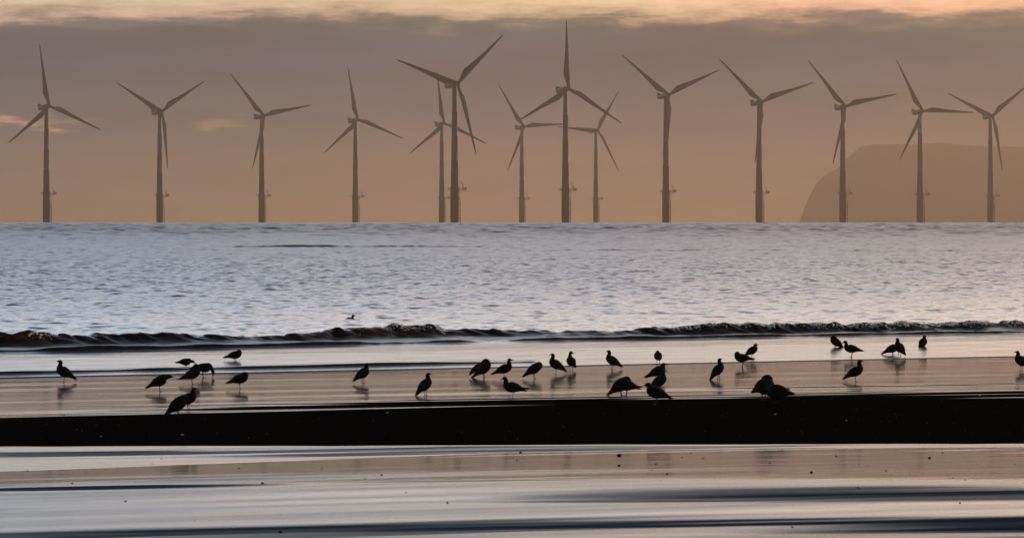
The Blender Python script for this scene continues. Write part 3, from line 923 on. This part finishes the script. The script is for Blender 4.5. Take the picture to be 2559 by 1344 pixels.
# label, foot px, foot py, yaw (0 faces right, 90 away), neck, scale, options
G = [
    ("upright gull at far left on the wet sand, facing left, alone", 160, 955, 212, 'alert', 1.05, dict(pitch=24, legs=1)),
    ("gull at left with head bowed low to the right, standing on two legs", 399, 978, 8, 'low', 1.0, dict(pitch=20, ruffle=3)),
    ("gull looking back left over its shoulder beside the feeding gull", 480, 959, 0, 'back', .98, dict(pitch=14)),
    ("feeding gull with its beak to the sand at the swash line, left group", 507, 944, 0, 'feed', 1.0, dict(pitch=-8, legl=.012)),
    ("wading gull in the shallows just left of the feeding gull, head lowered", 462, 913, 0, 'low', .80, dict(pitch=-6, legl=-.068)),
    ("wading gull with tucked head, alone in the bright shallows of the left group", 586, 899, 0, 'tuck', .92, dict(pitch=4, legl=-.055)),
    ("sleeping gull on one leg with its head tucked, right of the left group", 599, 971, 0, 'tuck', .97, dict(pitch=10, legs=1)),
    ("front gull of the pair at the bank edge, tail down and breast bowed, left", 446, 1040, 20, 'bow', 1.0, dict(pitch=34, ruffle=2, fluff=1.35)),
    ("gull facing right behind the bowed gull at the left bank edge", 471, 1024, -24, 'mid', .95, dict(pitch=22)),
    ("lone gull on two legs between the left group and the middle birds", 907, 957, 42, 'mid', .98, dict(pitch=24)),
    ("lone gull near the bank in the middle, hunched upright and facing right", 1063, 988, 42, 'mid', .98, dict(pitch=34)),
    ("preening gull with a wing hanging out, at the swash line in the middle", 1209, 943, 18, 'preen', 1.08, dict(pitch=30, raised=1, ruffle=6, pale=True, legl=-.02)),
    ("tall necked gull on one leg beside the preening gull in the middle", 1260, 945, 0, 'alert', .98, dict(pitch=16, legs=1)),
    ("gull with head sunk into its breast, right of the tall necked gull", 1335, 946, 22, 'bow', 1.0, dict(pitch=26, legs=2)),
    ("gull facing left at the bank edge, wing tips and tail forked", 1282, 994, 180, 'alert', .98, dict(pitch=4, legs=1, fork=.030)),
    ("gull facing left at the swash line with its tail low, left of a narrow gull", 1389, 934, 205, 'alert', 1.0, dict(pitch=26, legs=1)),
    ("narrow gull seen from the front, head turned left, at the swash line", 1428, 926, 250, 'side', .98, dict(pitch=20)),
    ("lone gull facing left on two legs near the middle swash line", 1530, 923, 208, 'alert', .98, dict(pitch=24)),
    ("round gull seen from behind with hidden head, above the huddle of three", 1645, 911, 95, 'tuck', .96, dict(pitch=6, stance=.03)),
    ("topmost gull of the huddle of three, head down, facing right", 1644, 952, 10, 'hunch', 1.0, dict(pitch=20, fork=.014)),
    ("middle gull of the huddle of three, neck raised, facing right", 1648, 979, 35, 'mid', 1.0, dict(pitch=26)),
    ("front gull of the huddle of three at the bank edge, facing left", 1640, 1010, 196, 'hunch', 1.06, dict(pitch=14, fluff=1.3)),
    ("bowed gull with its tail on the sand, left one of the preening pair", 1552, 988, 12, 'bow', 1.06, dict(pitch=30, legl=-.012, ruffle=2, fluff=1.4)),
    ("ruffled gull with forked tail, right one of the preening pair", 1566, 989, 184, 'bow', 1.0, dict(pitch=4, fork=.022, ruffle=8, fluff=1.35)),
    ("upright gull facing right, alone between the huddle and the right hand birds", 1795, 948, 40, 'alert', .98, dict(pitch=36)),
    ("preening gull with pale ruffled feathers and long legs at the swash line", 1856, 917, 160, 'preen', .96, dict(pitch=-4, ruffle=9, pale=True, legl=.012)),
    ("hunched gull in the shallows right behind the pale ruffled one", 1880, 895, 35, 'hunch', .92, dict(pitch=22)),
    ("fluffed gull bent left at the bank edge, left one of the dark pair", 1909, 1000, 48, 'preen', 1.26, dict(pitch=6, ruffle=9, fluff=1.45)),
    ("low gull with ruffled rump, right one of the dark pair at the bank edge", 1945, 1006, 150, 'bow', 1.15, dict(pitch=-4, ruffle=10, legl=-.02, fluff=1.45)),
    ("wading gull leaning back with its tail in the water, right hand shallows", 2088, 866, 180, 'tuck', 1.0, dict(pitch=34, legl=-.060)),
    ("gull facing left on two legs in the bright shallows, behind the leaning one", 2129, 892, 184, 'alert', 1.0, dict(pitch=2, ruffle=2)),
    ("gull facing right, hunched, half behind its upright neighbour in the shallows", 2230, 885, 6, 'hunch', 1.0, dict(pitch=18, legl=-.045)),
    ("upright gull looking left in the shallows, in front of a hunched one", 2248, 892, 235, 'mid', 1.1, dict(pitch=26)),
    ("gull sitting deep in the shallows seen from behind, neck up, beak right", 2306, 864, 62, 'droop', 1.0, dict(pitch=18, legl=-.085)),
    ("gull on one leg facing right on the wet sand of the right side", 2138, 953, 4, 'alert', 1.0, dict(pitch=24, legs=1)),
    ("gull cut off by the right edge of the picture, looking left", 2552, 926, 215, 'mid', 1.05, dict(pitch=24)),
]
for i, (lab, px, py, yaw, neck, sc, op) in enumerate(G):
    p = spot(px, py)
    for _ in range(3):
        zg = float(beach_z(np.array([p.x]), np.array([p.y]))[0]) if p.y - KS * p.x < T_EDGE else float(tilt(p.y - KS * p.x - T_EDGE)) + 0.003
        p = spot(px, py, zg)
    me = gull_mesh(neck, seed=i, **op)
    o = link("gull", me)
    o.location = (p.x, p.y, zg - 0.001)
    o.rotation_euler = (0, 0, math.radians(yaw))
    o.scale = (sc, sc, sc)
    tag(o, lab, "gull", GR)
# swimmers
for lab, px, py, yaw, neck, sc, pit, dl in [("tiny gull swimming alone beyond the breaking wave", 872, 808, 12, 'alert', .86, 2, -.075), ("dark gull swimming in the foot of the breaking wave, right side", 2150, 846, 196, 'mid', 1.0, 6, -.075)]:
    p = spot(px, py)
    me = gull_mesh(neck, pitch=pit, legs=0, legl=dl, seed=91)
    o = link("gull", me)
    o.location = (p.x, p.y, 0.02)
    o.rotation_euler = (0, 0, math.radians(yaw))
    o.scale = (sc,) * 3
    tag(o, lab, "gull", "gulls swimming")
# one on the wing, far out
mb = MB()
spine_loft(mb, catmull([(-.19, 0, 0, .03, .004), (-.13, 0, .003, .025, .015), (-.05, 0, .006, .045, .042), (.04, 0, .006, .05, .048), (.10, 0, .01, .034, .034), (.14, 0, .015, .027, .027), (.165, 0, .012, .016, .016), (.20, 0, .004, .002, .002)], 3), 12)
mb.mat = 1
for s in (-1, 1):
    wp = [(.03, s * .03, .02, .0, .0), (.045, s * .16, .085, 0, 0), (.02, s * .30, .105, 0, 0), (-.03, s * .42, .07, 0, 0), (-.09, s * .53, .02, 0, 0)]
    ch = [.062, .065, .055, .04, .008]
    rings = []
    for (x, y_, z, _, _), c in zip(wp, ch):
        rings.append([(x + c * math.cos(2 * PI * i / 10), y_, z + c * .10 * math.sin(2 * PI * i / 10)) for i in range(10)])
    mb.loft(rings)
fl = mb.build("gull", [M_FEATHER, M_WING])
D = 950.0
fl.location = ((838 - CX) / F * D, D, CAMZ + (HY - 76) / F * D)
fl.rotation_euler = (math.radians(20), 0, math.radians(62))
fl.scale = (.95,) * 3
tag(fl, "tiny gull flying high in front of the grey cloud bank", "gull", "gulls on the wing")

# ------------------------------------------------------------------ pebbles and shells on the sand


def pebble_mesh(seed, flat=.55):
    rs = random.Random(seed)
    mb = MB()
    rings = []
    for k in range(7):
        a = -PI / 2 + PI * (k + .001) / 6.002
        r = math.cos(a)
        rings.append([(r * math.cos(2 * PI * i / 10) * (1 + .18 * math.sin(2 * i + seed)), r * math.sin(2 * PI * i / 10) * (1 + .2 * math.cos(3 * i + seed)), flat * math.sin(a) * (1 + .12 * rs.random())) for i in range(10)])
    mb.loft(rings)
    return mb


def put(o, px, py, size, sink=.25):
    p = spot(px, py)
    for _ in range(4):
        zg = float(beach_z(np.array([p.x]), np.array([p.y]))[0])
        p = spot(px, py, zg)
    o.location = (p.x, p.y, zg + size * .3)
    o.scale = (size,) * 3
    o.rotation_euler = (0, 0, random.random() * 6)


ME_P = [pebble_mesh(k).mesh("pebble", M_PEBBLE) for k in range(3)]
ME_S = [pebble_mesh(k + 5, .4).mesh("shell", M_SHELL) for k in range(2)]
PB = [(1548, 1138, 5.5, "largest dark pebble, on the orange sheen below the dry bank"), (1547, 1163, 3.5, "dark pebble just below the largest one"), (656, 1208, 4, "black pebble at the end of the dark streak, lower left"),
      (2028, 1180, 3.8, "dark pebble on the tan sheen at lower right"), (2323, 1144, 3.4, "dark pebble below the dry bank at far right"), (700, 1330, 4.5, "dark pebble on the nearest strip of sand, left of centre"),
      (2090, 1140, 2.6, "small dark pebble left of the far right one"), (954, 1187, 2.8, "small dark pebble under the left turbine reflections"), (313, 1252, 2.8, "small dark pebble at lower left below the dark streak"),
      (2399, 1256, 2.6, "small dark pebble at the lower right edge"), (181, 1208, 2.6, "small dark pebble above the dark streak at far left"), (1667, 1184, 2.8, "thin dark pebble on the tan sheen, right of centre"),
      (1924, 1157, 2.2, "tiny dark pebble above the lower right pebble"), (1301, 1130, 3.0, "pair sized dark pebble right at centre below the bank"), (1118, 1256, 2.8, "small dark pebble left of centre on the grey sheen")]
for i, (px, py, r, lab) in enumerate(PB):
    o = link("pebble", ME_P[i % 3])
    p = spot(px, py)
    put(o, px, py, r * p.y / F)
    tag(o, lab, "pebble", "dark pebbles on the near sand")
SH = [(456, 1087, 4.6, "white shell on the dark dry bank at left"), (160, 1037, 3.2, "white shell at the far edge of the bank, far left"), (2145, 1218, 4.2, "white shell on the blue grey sheen at lower right"), (1980, 1316, 3.6, "brown white shell on the nearest dark strip, right"),
      (1938, 1035, 2.6, "pale shell on the dry bank under the dark pair of gulls"), (2448, 988, 3.0, "pale shell at the far edge of the bank, far right"), (968, 1031, 3.0, "pale flat shell on the bank left of centre"), (252, 1090, 2.2, "faint shell on the dry bank at far left"), (2115, 1050, 2.4, "tiny pale shell on the dry bank, right")]
for i, (px, py, r, lab) in enumerate(SH):
    o = link("shell", ME_S[i % 2])
    p = spot(px, py)
    put(o, px, py, r * p.y / F)
    tag(o, lab, "shell", "pale shells on the sand")
# fine shell grit nobody could count
mb = MB()
rs = random.Random(3)
for k in range(420):
    Y = rs.uniform(38.2, 47.5)
    X = rs.uniform(-0.16, 0.16) * Y
    if rs.random() > 0.35 + 0.65 * (X + 7) / 14: continue
    s, y0, y1 = bank(np.array([X]), np.array([Y]))
    if not 0.02 < s[0] < 1.15: continue
    z = float(beach_z(np.array([X]), np.array([Y]))[0])
    r = rs.choice([.0025, .003, .004, .006, .0085])
    mb.add([(X - r, Y, z), (X + r, Y, z + r * .3), (X + r * .2, Y + r, z + r), (X, Y - r, z + r * 1.2)], [(0, 1, 2), (0, 3, 1), (1, 3, 2), (0, 2, 3)])
gt = mb.build("shell_grit", M_GRIT, smooth=False)
tag(gt, "fine pale shell grit scattered over the dark dry bank", "grit", kind="stuff")

# small dark fragments of weed and stone strewn over the near sand
mb = MB()
rs = random.Random(8)
for k in range(230):
    Y = rs.uniform(26.5, 37.2)
    X = rs.uniform(-0.16, 0.16) * Y
    if rs.random() > (1.0 if Y > 31 else 0.35): continue
    z = float(beach_z(np.array([X]), np.array([Y]))[0])
    r = rs.choice([.0025, .003, .004, .005, .007])
    A = rs.uniform(0, 3.1)
    ca, sa = math.cos(A) * r * rs.uniform(1, 2.4), math.sin(A) * r * 1.5
    mb.add([(X - ca, Y - sa, z), (X + ca, Y + sa, z + r * .2), (X - sa * .4, Y + r, z + r * .5), (X + sa * .3, Y - r, z + r * 1.0)], [(0, 1, 2), (0, 3, 1), (1, 3, 2), (0, 2, 3)])
wf = mb.build("weed_fragments", M_PEBBLE, smooth=False)
tag(wf, "tiny dark weed and stone fragments strewn over the near wet sand", "fragments", kind="stuff")

# ------------------------------------------------------------------ render settings
scene.view_settings.view_transform = 'Standard'
scene.view_settings.look = 'None'
scene.view_settings.exposure = 0.0
scene.view_settings.gamma = 1.0
scene.view_settings.use_curve_mapping = False
scene.cycles.max_bounces = 6
scene.cycles.volume_bounces = 1
scene.cycles.diffuse_bounces = 2
scene.cycles.glossy_bounces = 4
scene.cycles.caustics_reflective = False
scene.cycles.caustics_refractive = False
scene.cycles.use_denoising = True
